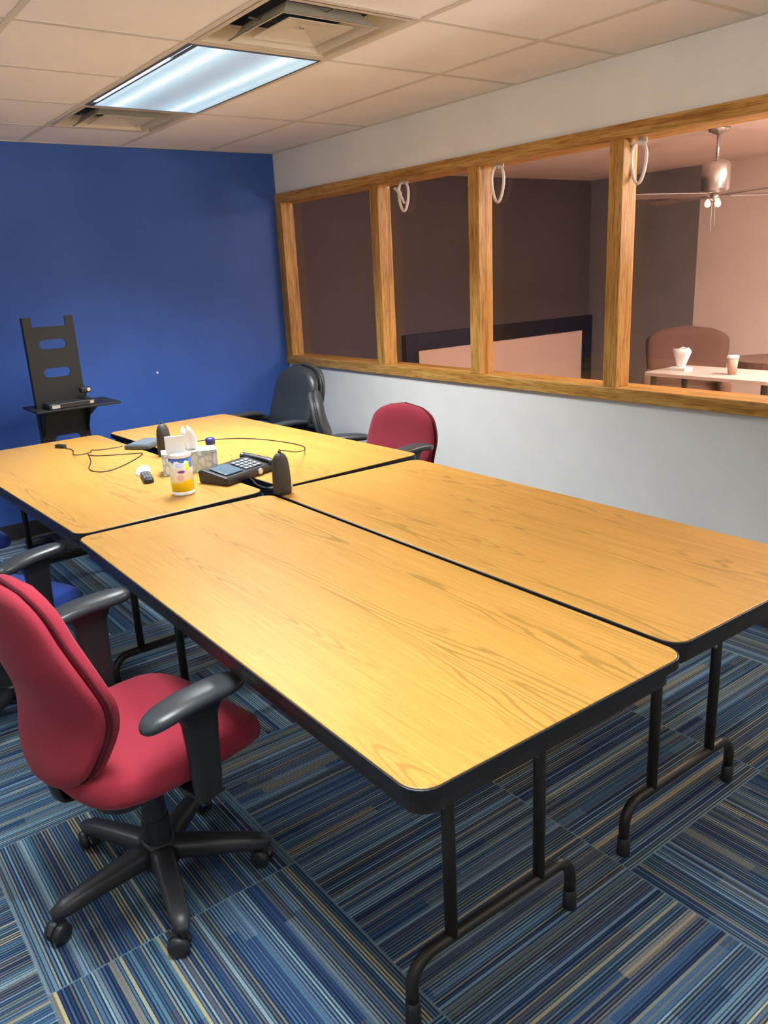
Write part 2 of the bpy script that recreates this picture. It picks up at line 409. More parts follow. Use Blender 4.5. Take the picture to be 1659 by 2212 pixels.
# ------------------------------------------------------------------ folding tables
TW, TL, TH = .7471, 1.8288, .74
def make_table(label, loc, rz, grp):
    r = thing('folding_table', label, 'table', loc, rz, grp)
    P = rrect(.003, .003, TW-.003, TL-.003, .047, 7)
    bm = B(); prism(bm, P, TH-.017, TH); mesh_obj('tabletop', bm, M_lam, r, bevel=.0015)
    bm = B(); ring_prism(bm, rrect(-.001, -.001, TW+.001, TL+.001, .05, 7), rrect(.004, .004, TW-.004, TL-.004, .046, 7), TH-.026, TH-.0015)
    mesh_obj('edge_band', bm, M_edge, r, bevel=.0015)
    bm = B(); ring_prism(bm, rrect(.018, .018, TW-.018, TL-.018, .04, 6), rrect(.021, .021, TW-.021, TL-.021, .037, 6), TH-.065, TH-.018)
    mesh_obj('apron', bm, M_brown, r)
    c = TW/2
    for e in (0, 1):
        y = .205 if e == 0 else TL-.205; s = 1 if e == 0 else -1
        for k in (-1, 1):
            x = c+k*.138
            bm = B(); tube(bm, [(x, y, .155), (x, y, TH-.02)], .0145, 14); mesh_obj('leg', bm, M_brown, r, smooth=True)
            # curved brace from leg head outwards to the apron
            bm = B(); pts = [(x-k*.004, y-s*.012, TH-.185), (x-k*.012, y-s*.012, TH-.145), (x-k*.045, y-s*.012, TH-.098), (x-k*.095, y-s*.012, TH-.062)]
            tube(bm, smooth_path(pts, 5), .008, 8); mesh_obj('brace', bm, M_brown, r, smooth=True)
            bm = B(); lathe(bm, [(.006, 0), (.006, .004), (.001, .005)], 8, M=Matrix.Translation((x-.0145, y-.004, .50)) @ Matrix.Rotation(-PI/2, 4, 'Y'))
            mesh_obj('rivet', bm, M_hardware, r)
        pts = []
        X0, X1, R_, zt = c-.252, c+.252, .062, .155
        for k in range(0, 9):
            a = PI - k*PI/16; pts.append((X0+R_+R_*math.cos(a), y, zt-R_+R_*math.sin(a)))
        for k in range(0, 9):
            a = PI/2 - k*PI/16; pts.append((X1-R_+R_*math.cos(a), y, zt-R_+R_*math.sin(a)))
        pts = [(X0, y, .045)]+pts+[(X1, y, .045)]
        bm = B(); tube(bm, pts, .0145, 14); mesh_obj('foot_bar', bm, M_brown, r, smooth=True)
        for X in (X0, X1):
            bm = B(); lathe(bm, [(.0165, 0.0005), (.018, .004), (.0165, .055), (.0148, .056)], 14, (X, y, 0)); mesh_obj('foot_cap', bm, M_blk, r, smooth=True)
    return r
G = 'wood-grain folding tables pushed together'
make_table('folding table nearest the camera on the left, maroon chair at its long side', (.6801, .8648, 0), -.0105, G)
make_table('near right folding table beside the white wall, bare top', (1.4414, .8894, 0), -.0114, G)
make_table('far left folding table with wipes canister and desk phone on it', (.7104, 2.7176, 0), .0334, G)
make_table('far right folding table by the corner, only a thin cable across it', (1.5343, 2.7425, 0), .0419, G)

# ------------------------------------------------------------------ task chairs
def interp(tab, x):
    """smooth Hermite curve through the table"""
    n = len(tab)
    for i in range(n-1):
        (a, va), (b, vb) = tab[i], tab[i+1]
        if x <= b or i == n-2:
            p = tab[max(i-1, 0)]; q = tab[min(i+2, n-1)]
            ma = (vb-p[1])/(b-p[0]); mb = (q[1]-va)/(q[0]-a); h = b-a; t = min(1, max(0, (x-a)/h))
            return (2*t**3-3*t*t+1)*va+(t**3-2*t*t+t)*h*ma+(-2*t**3+3*t*t)*vb+(t**3-t*t)*h*mb
def se(t, n):
    c, s = math.cos(t), math.sin(t)
    return math.copysign(abs(c)**(2/n), c), math.copysign(abs(s)**(2/n), s)
def seat_bm(z=.443, th=.098, D=.25, W=.242):
    bm = B(); N = 48; rings = []
    K = 12
    for k in range(K+1):
        a = -PI/2+PI*k/K
        zz = math.sin(a); rr = max(.02, abs(math.cos(a))**.34)
        ring = []
        for i in range(N):
            cx_, sy_ = se(2*PI*i/N, 4.0)
            x = cx_*D*rr; y = sy_*W*rr*(1-.06*(cx_ < 0)*abs(cx_))
            dz = -.035*max(0, x-.10)**2/.0225      # waterfall front
            dz += .018*(y/W)**2 if zz > 0 else 0
            dz += .018*max(0, -x-.12)/.13 if zz > 0 else 0
            ring.append(Vector((x+.01, y, z+zz*th/2+dz)))
        rings.append(ring)
    loft(bm, rings); return bm
WPROF = [(0, .11), (.08, .145), (.22, .185), (.48, .228), (.62, .215), (.80, .165), (.92, .140), (1.0, .125)]
def back_bm(z0, z1, prof, xoff, th, bow=.55, lean=-.09, inset=0, lumbar=.03, x0=-.245):
    """one padded shell of a backrest: outline from prof, curved round the sitter"""
    bm = B(); H = z1-z0; NY = 20; NZ = 26
    front, back = [], []
    for j in range(NZ+1):
        v = j/NZ
        # rounded top and bottom ends
        e = 1.0
        if v > .80: e = math.sqrt(max(0, 1-((v-.80)/.20)**2.6))
        if v < .16: e = math.sqrt(max(0, 1-((.16-v)/.16)**2.4))
        w = max(.004, (interp(prof, v)-inset)*max(e, .02))
        z = z0+inset+(H-2*inset)*v
        cx = x0+lean*(v-.2)+lumbar*math.exp(-((v-.36)/.2)**2)+ (-.05*max(0, v-.6)**2)
        rf, rb = [], []
        for i in range(NY+1):
            u = -1+2*i/NY; y = w*u
            x = cx+bow*y*y
            pad = (max(0, 1-abs(u)**3.2)**.5)*(max(0, e)**.6)*th/2
            rf.append(Vector((x+xoff+pad, y, z))); rb.append(Vector((x+xoff-pad, y, z)))
        front.append(rf); back.append(rb)
    rings = [f+b[::-1] for f, b in zip(front, back)]
    loft(bm, rings); bmesh.ops.remove_doubles(bm, verts=bm.verts[:], dist=.0004); return bm
def rim_bm(z0, z1, prof, xoff, bow, lean, lumbar, r, x0=-.245):
    bm = B(); H = z1-z0; L = []
    NZ = 30
    for j in range(NZ+1):
        v = j/NZ; e = 1.0
        if v > .80: e = math.sqrt(max(0, 1-((v-.80)/.20)**2.6))
        if v < .16: e = math.sqrt(max(0, 1-((.16-v)/.16)**2.4))
        w = interp(prof, v)*e
        cx = x0+lean*(v-.2)+lumbar*math.exp(-((v-.36)/.2)**2)+(-.05*max(0, v-.6)**2)
        L.append((w, cx, z0+H*v))
    pts = [Vector((cx+bow*w*w+xoff, -w, z)) for w, cx, z in L]+[Vector((cx+bow*w*w+xoff, w, z)) for w, cx, z in L[::-1]]
    P = [pts[0]]
    for p in pts[1:]:
        if (p-P[-1]).length > .006: P.append(p)
    n = len(P); rings = []
    for i, p in enumerate(P):
        t = (P[(i+1) % n]-P[i-1]).normalized(); s = Vector((1, 0, 0)); s = (s-t*s.dot(t)).normalized(); u = s.cross(t)
        rings.append([p+s*math.cos(2*PI*k/8)*r+u*math.sin(2*PI*k/8)*r for k in range(8)])
    rings.append(rings[0]); loft(bm, rings, cap=False); bmesh.ops.remove_doubles(bm, verts=bm.verts[:], dist=.0002); return bm
def armpad_bm(L=.275, W=.09):
    bm = B(); rings = []; K = 26
    for k in range(K+1):
        s = -math.cos(PI*k/K)
        x = s*L/2; w = W/2*(max(0, 1-abs(s)**4))**.5*(.95+.05*s)+.0010; h = .018*(max(0, 1-abs(s)**9))**.5+.0008
        zc = -.020*max(0, -s)**2-.006*max(0, s)**2+.006
        rings.append([Vector((x, w*se(2*PI*i/24, 2.6)[0], zc+h*se(2*PI*i/24, 2.6)[1])) for i in range(24)])
    loft(bm, rings); return bm
def base_parts(r, a0, zc=.40):
    bm = B(); lathe(bm, [(.001, .060), (.050, .060), (.054, .085), (.046, .125), (.036, .135)], 24); mesh_obj('hub', bm, M_base, r, smooth=True)
    for i in range(5):
        a = a0+i*2*PI/5; M = Matrix.Rotation(a, 4, 'Z')
        bm = B(); rings = []
        for t in range(9):
            s = t/8; x = .03+.265*s; w = .034-.011*s; h = .030-.011*s; z = .100-.012*s-.012*s*s
            if t == 8: w *= .55; h *= .6
            rings.append([M @ Vector((x, w*se(2*PI*q/16, 3)[0], z+h*se(2*PI*q/16, 3)[1])) for q in range(16)])
        loft(bm, rings); mesh_obj('base_arm', bm, M_base, r, smooth=True)
        # twin-wheel caster
        cM = M @ Matrix.Translation((.278, 0, .0275)) @ Matrix.Rotation(random.uniform(0, 2*PI), 4, 'Z')
        bm = B()
        for k in (-1, 1):
            W = cM @ Matrix.Translation((.012, 0, 0)) @ Matrix.Rotation(PI/2, 4, 'X')
            lathe(bm, [(.001, k*.026), (.018, k*.026), (.025, k*.022), (.027, k*.014), (.027, k*.008), (.001, k*.006)], 20, M=W)
        c = mesh_obj('caster', bm, M_blk, r, smooth=True)
        bm = B(); lathe(bm, [(.001, .050), (.011, .048), (.012, .030), (.004, .018)], 12, M=cM @ Matrix.Translation((0, 0, -.006)))
        rings = []
        for t in range(7):
            an = math.radians(20+t*23); rings.append([cM @ Vector((.012+.030*math.cos(an), yy, .030*math.sin(an)*.95)) for yy in (-.006, .006)]+[cM @ Vector((.012+.026*math.cos(an), yy, .026*math.sin(an)*.95)) for yy in (.006, -.006)])
        loft(bm, rings); mesh_obj('hood', bm, M_base, c)
    bm = B(); lathe(bm, [(.038, .115), (.036, .20), (.036, .202), (.032, .204), (.030, .275), (.030, .277), (.026, .279), (.024, .335), (.014, .337), (.014, zc)], 24)
    mesh_obj('gas_column', bm, M_blk, r, smooth=False)
    bm = B(); box(bm, (-.11, -.06, zc-.055), (.10, .06, zc)); mesh_obj('mechanism', bm, M_blk, r, bevel=.012)
    bm = B(); tube(bm, [(.05, -.05, zc-.03), (.05, -.16, zc-.03)], .006, 8)
    lathe(bm, [(.012, 0), (.024, .004), (.024, .034), (.016, .04)], 16, M=Matrix.Translation((.05, -.125, zc-.03)) @ Matrix.Rotation(PI/2, 4, 'X'))
    mesh_obj('tension_knob', bm, M_blk, r, smooth=True)
def task_chair(label, loc, rz, fab, a0, armz=(.62, .62), back=(.44, .965), prof=WPROF, group=None, armx=.0, armw=.275, bow=.85, pip=None, armfwd=False, x0=-.23, lean=-.02):
    r = thing('office_chair', label, 'chair', loc, rz, group)
    base_parts(r, a0)
    mesh_obj('seat', seat_bm(), fab, r, smooth=True)
    bm = B(); prism(bm, rrect(-.20, -.19, .20, .19, .06, 6), .396, .408); mesh_obj('seat_pan', bm, M_blk, r)
    z0, z1 = back
    mesh_obj('backrest', back_bm(z0, z1, prof, .004, .060, bow, lean, x0=x0), fab, r, smooth=True)
    sh = mesh_obj('back_shell', back_bm(z0, z1, prof, -.026, .044, bow, lean, inset=.004, x0=x0), fab, r, smooth=True)
    mesh_obj('piping', rim_bm(z0+.003, z1-.003, [(a, b-.004) for a, b in prof], -.013, bow, lean, .03, .0045, x0), pip or M_piping, r, smooth=True)
    bm = B(); tube(bm, smooth_path([(-.08, 0, .385), (x0+.02, 0, .387), (x0-.01, 0, .42), (x0-.012, 0, .54)], 5), .03, 10, flat=.3); mesh_obj('back_bar', bm, M_blk, r, smooth=True)
    ax0 = armx
    for s, az in ((-1, armz[0]), (1, armz[1])):
        armx = ax0 + (.045 if s > 0 and armfwd else 0)
        bm = B(); rings = []
        y = s*armw
        for (xc, hx, z, yy, hy) in ((.03, .035, .375, s*.20, .012), (.03, .036, .374, s*(armw-.02), .014)):
            pass
        box(bm, (armx-.03, s*.10, .384), (armx+.04, s*(armw+.010), .396))
        for z, hx, hy in ((.384, .034, .011), (.43, .038, .014), (.53, .042, .015), (az-.05, .047, .016), (az-.02, .060, .022), (az-.008, .075, .028)):
            rings.append([Vector((armx+hx*se(2*PI*q/16, 4)[0], y+hy*se(2*PI*q/16, 4)[1], z)) for q in range(16)])
        loft(bm, rings); a = mesh_obj('arm_post', bm, M_blk, r, bevel=.002)
        p = armpad_bm(); bmesh.ops.translate(p, verts=p.verts[:], vec=(armx-.01, y, az))
        mesh_obj('armrest', p, M_armpad, r, smooth=True)
    return r
rad = math.radians
task_chair('maroon office chair in the left foreground, its back to the camera, base fully visible', (.557, 1.838, 0), rad(11), M_red, rad(186-11), (.645, .715), armfwd=True)
task_chair('blue-seated office chair hidden behind the foreground maroon chair', (.47, 3.06, 0), rad(24), M_bluefab, 1.0, (.67, .67), pip=M_bluefab)
task_chair('blue office chair farthest down the left side, mostly under the far left table', (.47, 4.08, 0), rad(5), M_bluefab, .4, (.66, .66), pip=M_bluefab)
PROF2 = [(0, .15), (.15, .20), (.35, .235), (.6, .24), (.8, .215), (1.0, .17)]
task_chair('darker maroon office chair against the white wall, facing the far right table', (2.36, 3.25, 0), rad(188), fabric('wine_red_fabric', (.20, .018, .032)), .2, (.60, .70), back=(.45, .880), prof=[(a, b*1.0) for a, b in PROF2], bow=.30, armx=-.03, armw=.25)
M_grey = black_plastic('dark_grey_upholstery', (.03, .035, .036), .55)
task_chair('low dark chair turned sideways behind the black high-back chair', (2.71, 3.84, 0), rad(-33), M_grey, .8, (.655, .56), back=(.45, .90), prof=PROF2, pip=M_blk, bow=.1, armx=-.09, armw=.25)

def exec_chair(label, loc, rz):
    r = thing('executive_chair', label, 'chair', loc, rz)
    base_parts(r, .5)
    mesh_obj('seat', seat_bm(.45, .11, .25, .25), M_leather, r, smooth=True)
    P = [(0, .19), (.2, .225), (.5, .24), (.75, .235), (.9, .205), (1.0, .18)]
    mesh_obj('backrest', back_bm(.47, 1.0, P, .01, .105, .22), M_leather, r, smooth=True)
    mesh_obj('back_shell', back_bm(.46, 1.005, P, -.048, .05, .22, inset=-.004), M_grey, r, smooth=True)
    mesh_obj('piping', rim_bm(.47, 1.0, P, -.022, .22, -.09, .03, .006), M_blk, r, smooth=True)
    bm = B(); tube(bm, smooth_path([(-.08, 0, .385), (-.22, 0, .385), (-.31, 0, .42), (-.34, 0, .6)], 5), .035, 10, flat=.4); mesh_obj('back_bar', bm, M_blk, r, smooth=True)
    for s in (-1, 1):
        y = s*.262
        pts = [(.05, s*.14, .386), (.06, s*.24, .39), (.085, y, .46), (.105, y, .58), (.07, y, .655), (-.02, y, .675), (-.12, y, .665), (-.20, y, .645), (-.245, s*.235, .60)]
        bm = B(); tube(bm, smooth_path(pts, 5), .019, 12); mesh_obj('arm_post', bm, M_blk, r, smooth=True)
        p = armpad_bm(.28, .07); bmesh.ops.translate(p, verts=p.verts[:], vec=(-.03, y, .69)); mesh_obj('armrest', p, M_armpad, r, smooth=True)
    return r
exec_chair('black leather high-back chair in the corner by the blue wall', (2.37, 4.42, 0), rad(182))

# ------------------------------------------------------------------ monitor stand by the blue wall
r = thing('display_stand', 'black steel display stand with slotted panel and shelf before blue wall', 'stand', (1.335, 4.95, 0))
XA, XB = 1.192-1.335, 1.476-1.335
def slotted():
    bm = B(); y0, y1 = 0, .012
    # panel assembled from grid strips around two rounded slots per zone
    slots = [(.64, .70), (1.045, 1.098), (1.208, 1.262)]
    sx0, sx1 = -.072, .080
    zs = [0.05]
    def slab(xa, xb, za, zb): box(bm, (xa, y0, za), (xb, y1, zb))
    z = .05
    for a, b in slots:
        slab(XA, XB, z, a-.0); 
        # band with the slot: outline via polygon halves
        h = (b-a)/2; n = 8
        left = [(XA, a), (sx0+h, a)]+[(sx0+h-h*math.sin(PI*k/n), (a+b)/2-h*math.cos(PI*k/n)) for k in range(1, n)]+[(sx0+h, b), (XA, b)]
        right = [(XB, a), (sx1-h, a)]+[(sx1-h+h*math.sin(PI*k/n), (a+b)/2-h*math.cos(PI*k/n)) for k in range(1, n)]+[(sx1-h, b), (XB, b)]
        for P in (left, right): loft(bm, [[Vector((x, y, zz)) for x, zz in P] for y in (y0, y1)])
        z = b
    slab(XA, XB, z, 1.335)
    return bm
mesh_obj('back_panel', slotted(), M_dark, r)
bm = B()
for xa, xb in ((XA, XA+.048), (XB-.048, XB)): box(bm, (xa, 0, 1.335), (xb, .012, 1.39))
box(bm, (XA, .012, .05), (XA+.012, .05, 1.39)); box(bm, (XB-.012, .012, .05), (XB, .05, 1.39))
mesh_obj('upright', bm, M_dark, r)
bm = B(); box(bm, (1.152-1.335, -.14, .862), (1.640-1.335, .17, .874))
for a, b in (((1.152-1.335, -.14), (XA, .17)),): pass
sf = mesh_obj('shelf', bm, M_dark, r, bevel=.002)
bm = B()
for x in (XA+.01, XB-.016):
    loft(bm, [[Vector((xx, -.0005, .861)), Vector((xx, -.12, .861)), Vector((xx, -.0005, .70))] for xx in (x, x+.006)])
loft(bm, [[Vector((XA+.02, y, .861)), Vector((XB+.08, y, .861)), Vector((XB-.03, y, .76)), Vector((XA+.02, y, .74))] for y in (-.012, -.004)])
mesh_obj('gusset', bm, M_dark, r)
bm = B(); box(bm, (-.30, -.22, .02), (.30, -.16, .05)); box(bm, (-.30, .16, .02), (.30, .22, .05)); box(bm, (-.16, -.20, .03), (.16, .20, .06))
mesh_obj('floor_base', bm, M_dark, r, bevel=.004)
for x in (-.27, .27):
    for y in (-.19, .19):
        bm = B(); lathe(bm, [(.014, 0.0005), (.016, .004), (.012, .022)], 12, (x, y, 0)); mesh_obj('foot', bm, M_blk, r)
M_silver = mat('silver_plastic', (.55, .55, .56), .3, .6)
def dev(name, label, cat, loc, rz=0, group=None): return thing(name, label, cat, loc, rz, group)
r = dev('media_player', 'flat black media box lying on the stand shelf', 'electronics', (1.36, 4.865, .8745), rad(2))
bm = B(); box(bm, (-.135, -.045, 0), (.135, .075, .032)); mesh_obj('body', bm, M_blk, r, bevel=.005)
bm = B(); box(bm, (-.12, -.047, .006), (-.075, -.044, .024)); box(bm, (.10, -.047, .010), (.122, -.044, .026)); mesh_obj('front_port', bm, M_silver, r)
r = dev('webcam', 'small black webcam standing on the media box on the shelf', 'camera', (1.462, 4.885, .9070), rad(10))
bm = B(); box(bm, (-.02, -.016, 0), (.02, .016, .008)); tube(bm, [(0, 0, .006), (0, 0, .04)], .006, 8); mesh_obj('base', bm, M_blk, r, bevel=.003)
bm = B(); box(bm, (-.032, -.018, .036), (.032, .018, .070)); mesh_obj('body', bm, M_blk, r, bevel=.008)
bm = B(); lathe(bm, [(.011, 0), (.011, .006), (.001, .008)], 14, M=Matrix.Translation((.012, -.018, .053)) @ Matrix.Rotation(PI/2, 4, 'X')); mesh_obj('lens', bm, M_silver, r)
# unpainted wall plug
bm = B(); lathe(bm, [(.008, 0), (.008, .003), (.001, .004)], 14, M=Matrix.Translation((2.122, YB-.0005, .950)) @ Matrix.Rotation(PI/2, 4, 'X'))
tag(mesh_obj('wall_plug', bm, mat('white_plug', (.85, .85, .85), .5)), 'tiny white plug in the middle of the blue wall', 'wall plug')

# ------------------------------------------------------------------ things on the tables
TZ = TH+.0006
M_wp = mat('white_plastic', (.82, .83, .82), .4)
M_tissue = mat('white_tissue_paper', (.88, .88, .88), .9)
def label_mat():
    m = mat('canister_label', (.9, .85, .6), .4); t = NT(m)
    sep = t.n('ShaderNodeSeparateXYZ', {0: t.n('ShaderNodeTexCoord').outputs['Object']}); x, y, z = sep.outputs
    wob = t.math('MULTIPLY_ADD', t.noise(t.coords(), 45, 2), .05, -.025)
    c = t.ramp(t.math('MULTIPLY', t.math('ADD', z, wob), 1/.16), [(0, (.93, .68, .01)), (.30, (.93, .72, .02)), (.36, (.82, .76, .58)), (.60, (.80, .76, .62)), (.84, (.80, .80, .76)), (.86, (.05, .13, .42))], 'CONSTANT')
    # coloured marks: violet oval, blue patch
    def blob(px, pz, rx, rz):
        a = t.math('POWER', t.math('DIVIDE', t.math('SUBTRACT', x, px), rx), 2.0); b = t.math('POWER', t.math('DIVIDE', t.math('SUBTRACT', z, pz), rz), 2.0)
        return t.math('MULTIPLY', t.math('LESS_THAN', t.math('ADD', a, b), 1.0), t.math('LESS_THAN', y, 0.0))
    c = t.mix(blob(-.016, .097, .013, .006), c, (.28, .03, .25))
    c = t.mix(blob(-.020, .074, .012, .012), c, (.80, .50, .50))
    c = t.mix(blob(.012, .118, .012, .018), c, (.92, .72, .05))
    c = t.mix(blob(.028, .125, .011, .018), c, (.05, .14, .45))
    c = t.mix(blob(-.018, .122, .016, .010), c, (.55, .58, .75))
    t.link(c, t.p.inputs['Base Color']); return m
r = dev('wipes_canister', 'white canister of wipes with yellow and blue label on far left table', 'canister', (1.206, 2.955, TZ), rad(0))
bm = B(); lathe(bm, [(.001, 0), (.043, 0), (.046, .004), (.046, .010), (.0435, .013), (.0435, .155), (.040, .160), (.001, .161)], 32); mesh_obj('body', bm, M_wp, r, smooth=True)
bm = B(); lathe(bm, [(.0442, .016), (.0442, .150)], 32); 
o = mesh_obj('paper_label', bm, label_mat(), r, smooth=True); o['label'] = 'yellow, cream and blue printed paper label'
bm = B(); lathe(bm, [(.0435, .150), (.0445, .151), (.0445, .162), (.040, .166), (.001, .167)], 32); mesh_obj('lid', bm, M_wp, r, smooth=True)
bm = B(); prism(bm, rrect(-.041, -.006, .033, .004, .004, 3), .165, .232, M=Matrix.Translation((-.004, .012, 0)) @ Matrix.Rotation(rad(-20), 4, 'Z')); mesh_obj('flip_cap', bm, M_wp, r, bevel=.002)

def carton_mat():
    m = mat('patterned_carton', (.7, .75, .76), .5); t = NT(m)
    v = t.n('ShaderNodeTexVoronoi', {'Vector': t.coords('Object', (1, 1, .6)), 'Scale': 38.0}, feature='DISTANCE_TO_EDGE').outputs[0]
    n = t.noise(t.coords(), 22, 2)
    c = t.ramp(v, [(.0, (.30, .40, .48)), (.10, (.62, .70, .74)), (.3, (.80, .82, .80))])
    c = t.mix(t.math('MULTIPLY', t.ramp(n, [(.5, (0, 0, 0)), (.62, (1, 1, 1))]), .5), c, (.62, .60, .42))
    t.link(c, t.p.inputs['Base Color']); return m
M_carton = carton_mat()
def tissue_box(label, loc, rz, w, d, h, plume):
    r = dev('tissue_box', label, 'tissue box', loc, rz)
    bm = B(); ring_prism(bm, rrect(-w/2, -d/2, w/2, d/2, .003, 2), rrect(-.035, -.022, .035, .022, .02, 2), h-.002, h)
    box(bm, (-w/2, -d/2, 0), (w/2, d/2, h-.0021)); mesh_obj('carton', bm, M_carton, r)
    bm = B(); rings = []
    for k in range(7):
        s = k/6; rr = .020+.022*s*(1-s)*2-.012*s; tw = s*.8
        rings.append([Vector(((rr*(1+.45*math.cos(3*a+tw)))*math.cos(a)*1.2+plume[0]*s, (rr*(1+.45*math.cos(3*a+tw)))*math.sin(a)*.55+plume[1]*s, h-.004+plume[2]*s+.012*s*math.cos(2*a))) for a in [2*PI*q/18 for q in range(18)]])
    loft(bm, rings); mesh_obj('tissue', bm, M_tissue, r, smooth=True)
    return r
tissue_box('patterned rectangular tissue box behind the wipes canister with tall white tissue', (1.392, 3.300, TZ), rad(-20), .235, .105, .095, (-.005, -.02, .105))
r = dev('pump_bottle', 'small bottle with dark blue cap behind the tissue boxes', 'bottle', (1.60, 3.52, TZ), 0)
bm = B(); lathe(bm, [(.001, 0), (.020, 0), (.022, .003), (.022, .050), (.012, .056), (.001, .057)], 20); mesh_obj('body', bm, mat('pinkish_plastic', (.62, .35, .30), .3), r, smooth=True)
bm = B(); lathe(bm, [(.020, .054), (.023, .056), (.023, .082), (.018, .086), (.001, .087)], 20); o = mesh_obj('cap', bm, mat('navy_cap', (.02, .03, .16), .35), r, smooth=True); o['label'] = 'dark navy cap'

# desk phone
M_screen = mat('phone_screen', (.10, .14, .18), .12)
M_key = mat('grey_keys', (.22, .24, .26), .4)
r = dev('desk_phone', 'black multi-button desk phone with tilted display beside wipes canister', 'phone', (1.495, 3.045, TZ), rad(20))
bm = B(); W = .155
loft(bm, [[Vector((x, -.085, .0)), Vector((x, .075, .0)), Vector((x, .08, .050)), Vector((x, .05, .056)), Vector((x, -.08, .034)), Vector((x, -.088, .026))] for x in (-W, W)])
mesh_obj('body', bm, M_blk, r, bevel=.006)
tilt = Matrix.Translation((0, -.01, .047)) @ Matrix.Rotation(math.atan2(.026, .14), 4, 'X')
bm = B(); box(bm, (-.135, -.055, .0012), (-.035, .045, .006), tilt); sc = mesh_obj('display', bm, M_screen, r, bevel=.002); sc['label'] = 'bluish grey display'
for rr in range(4):
    for cc in range(4):
        bm = B(); box(bm, (-.015+cc*.026, -.055+rr*.024, .0012), (.004+cc*.026, -.038+rr*.024, .0065), tilt); mesh_obj('key', bm, M_key, r, bevel=.002)
bm = B(); tube(bm, smooth_path([(.130, -.088, .038), (.130, -.06, .046), (.130, .00, .052), (.130, .06, .056), (.130, .085, .054)], 6), [.022]*3+[.017]*6+[.016]*7+[.017]*6+[.022]*3, 12, flat=.7)
mesh_obj('handset', bm, M_blk, r, smooth=True)
bm = B(); lathe(bm, [(.014, 0), (.014, .004), (.010, .006), (.001, .006)], 16, M=Matrix.Translation((.045, -.0865, .018)) @ Matrix.Rotation(PI/2, 4, 'X')); mesh_obj('logo_badge', bm, M_silver, r)

def speaker(label, loc, rz, s=1):
    r = dev('desk_speaker', label, 'speaker', loc, rz, 'small dark desk speakers')
    bm = B(); rings = []
    for z, w, d in ((0, .030, .026), (.004, .033, .030), (.05, .034, .032), (.110, .033, .028), (.138, .029, .024), (.153, .023, .018), (.162, .013, .011), (.165, .004, .004)):
        rings.append([Vector((w*se(2*PI*q/24, 2.8)[0]*s, d*se(2*PI*q/24, 2.8)[1]*s-.02*(z/.165)**2*0, z*s)) for q in range(24)])
    loft(bm, rings); mesh_obj('cabinet', bm, M_spk, r, smooth=True)
    bm = B(); lathe(bm, [(.009, 0), (.009, .006), (.001, .007)], 12, M=Matrix.Translation((.028*s, -.018*s, .022)) @ Matrix.Rotation(PI/2, 4, 'X') @ Matrix.Rotation(.6, 4, 'Y')); mesh_obj('volume_knob', bm, M_silver, r)
    bm = B(); lathe(bm, [(.006, .160*s), (.007, .165*s), (.006, .172*s), (.001, .173*s)], 10); mesh_obj('cable_collar', bm, M_blk, r, smooth=True)
    return r
M_spk = black_plastic('charcoal_speaker_cloth', (.035, .033, .030), .6)
speaker('dark upright desk speaker at the meeting point of the four tables', (1.482, 2.648, TZ), rad(12), .99)
speaker('dark upright desk speaker beside the grey box, left of the white tissues', (1.442, 3.70, TZ), rad(30), .96)

M_gdev = mat('grey_plastic_casing', (.07, .08, .09), .35)
r = dev('docking_box', 'flat grey electronics box across the gap of the far tables', 'electronics', (1.470, 4.015, TZ), rad(38))
bm = B(); box(bm, (-.10, -.07, 0), (.10, .07, .022)); mesh_obj('body', bm, M_gdev, r, bevel=.005)
bm = B(); box(bm, (-.085, -.055, .0222), (.085, .055, .0245)); mesh_obj('top_panel', bm, mat('light_grey_top', (.13, .15, .165), .3), r, bevel=.001)
r = dev('computer_mouse', 'white computer mouse lying left of the wipes canister', 'mouse', (1.222, 3.425, TZ), rad(50))
bm = B(); rings = []
for k in range(9):
    a = PI/2*k/8; rr = math.cos(a); rings.append([Vector((.056*rr*math.cos(t)+.004*k/8, .031*rr*math.sin(t), .034*math.sin(a)*(1))) for t in [2*PI*q/24 for q in range(24)]])
rings[-1] = [Vector((.004+.001*math.cos(2*PI*q/24), .001*math.sin(2*PI*q/24), .034)) for q in range(24)]
loft(bm, rings); mesh_obj('body', bm, M_wp, r, smooth=True)
bm = B(); box(bm, (.022, -.003, .024), (.038, .003, .031)); mesh_obj('scroll_wheel', bm, M_key, r, bevel=.001)
r = dev('remote_control', 'black remote control lying in front of the white mouse', 'remote', (1.190, 3.300, TZ), rad(75))
bm = B(); prism(bm, rrect(-.085, -.021, .085, .021, .018, 5), 0, .019); mesh_obj('body', bm, M_blk, r, bevel=.004)
bm = B()
for k in range(5):
    for q in (-1, 0, 1): box(bm, (-.05+k*.022-.005, q*.012-.004, .019), (-.05+k*.022+.005, q*.012+.004, .0215))
mesh_obj('buttons', bm, M_key, r)

def cable(label, pts, rad_=.0022, m=M_blk, name='cable', tz=TH+.003):
    P = smooth_path([(x, y, (z if z else tz)) for x, y, z in pts], 8)
    bm = B(); tube(bm, P, rad_, 8); o = mesh_obj(name, bm, m, smooth=True); return tag(o, label, 'cable')
cable('thin black cable looping over the far right table from one speaker to the other',
      [(1.482, 2.648, .915), (1.505, 2.68, .905), (1.60, 2.80, .868), (1.76, 3.00, .806), (1.90, 3.17, .762), (1.96, 3.255, .7475), (2.00, 3.33, .744), (2.00, 3.46, None), (1.95, 3.66, None), (1.86, 3.80, None), (1.72, 3.89, None), (1.60, 3.86, None), (1.50, 3.79, None), (1.462, 3.77, None)])
r = dev('adapter_cord', 'black cord with small plug coiled on the far left table', 'cable', (0, 0, 0))
P = [(1.135, 4.315), (1.15, 4.21), (1.12, 4.10), (1.14, 4.06), (1.20, 4.08), (1.22, 4.13), (1.25, 4.10), (1.32, 4.09), (1.37, 4.09)]
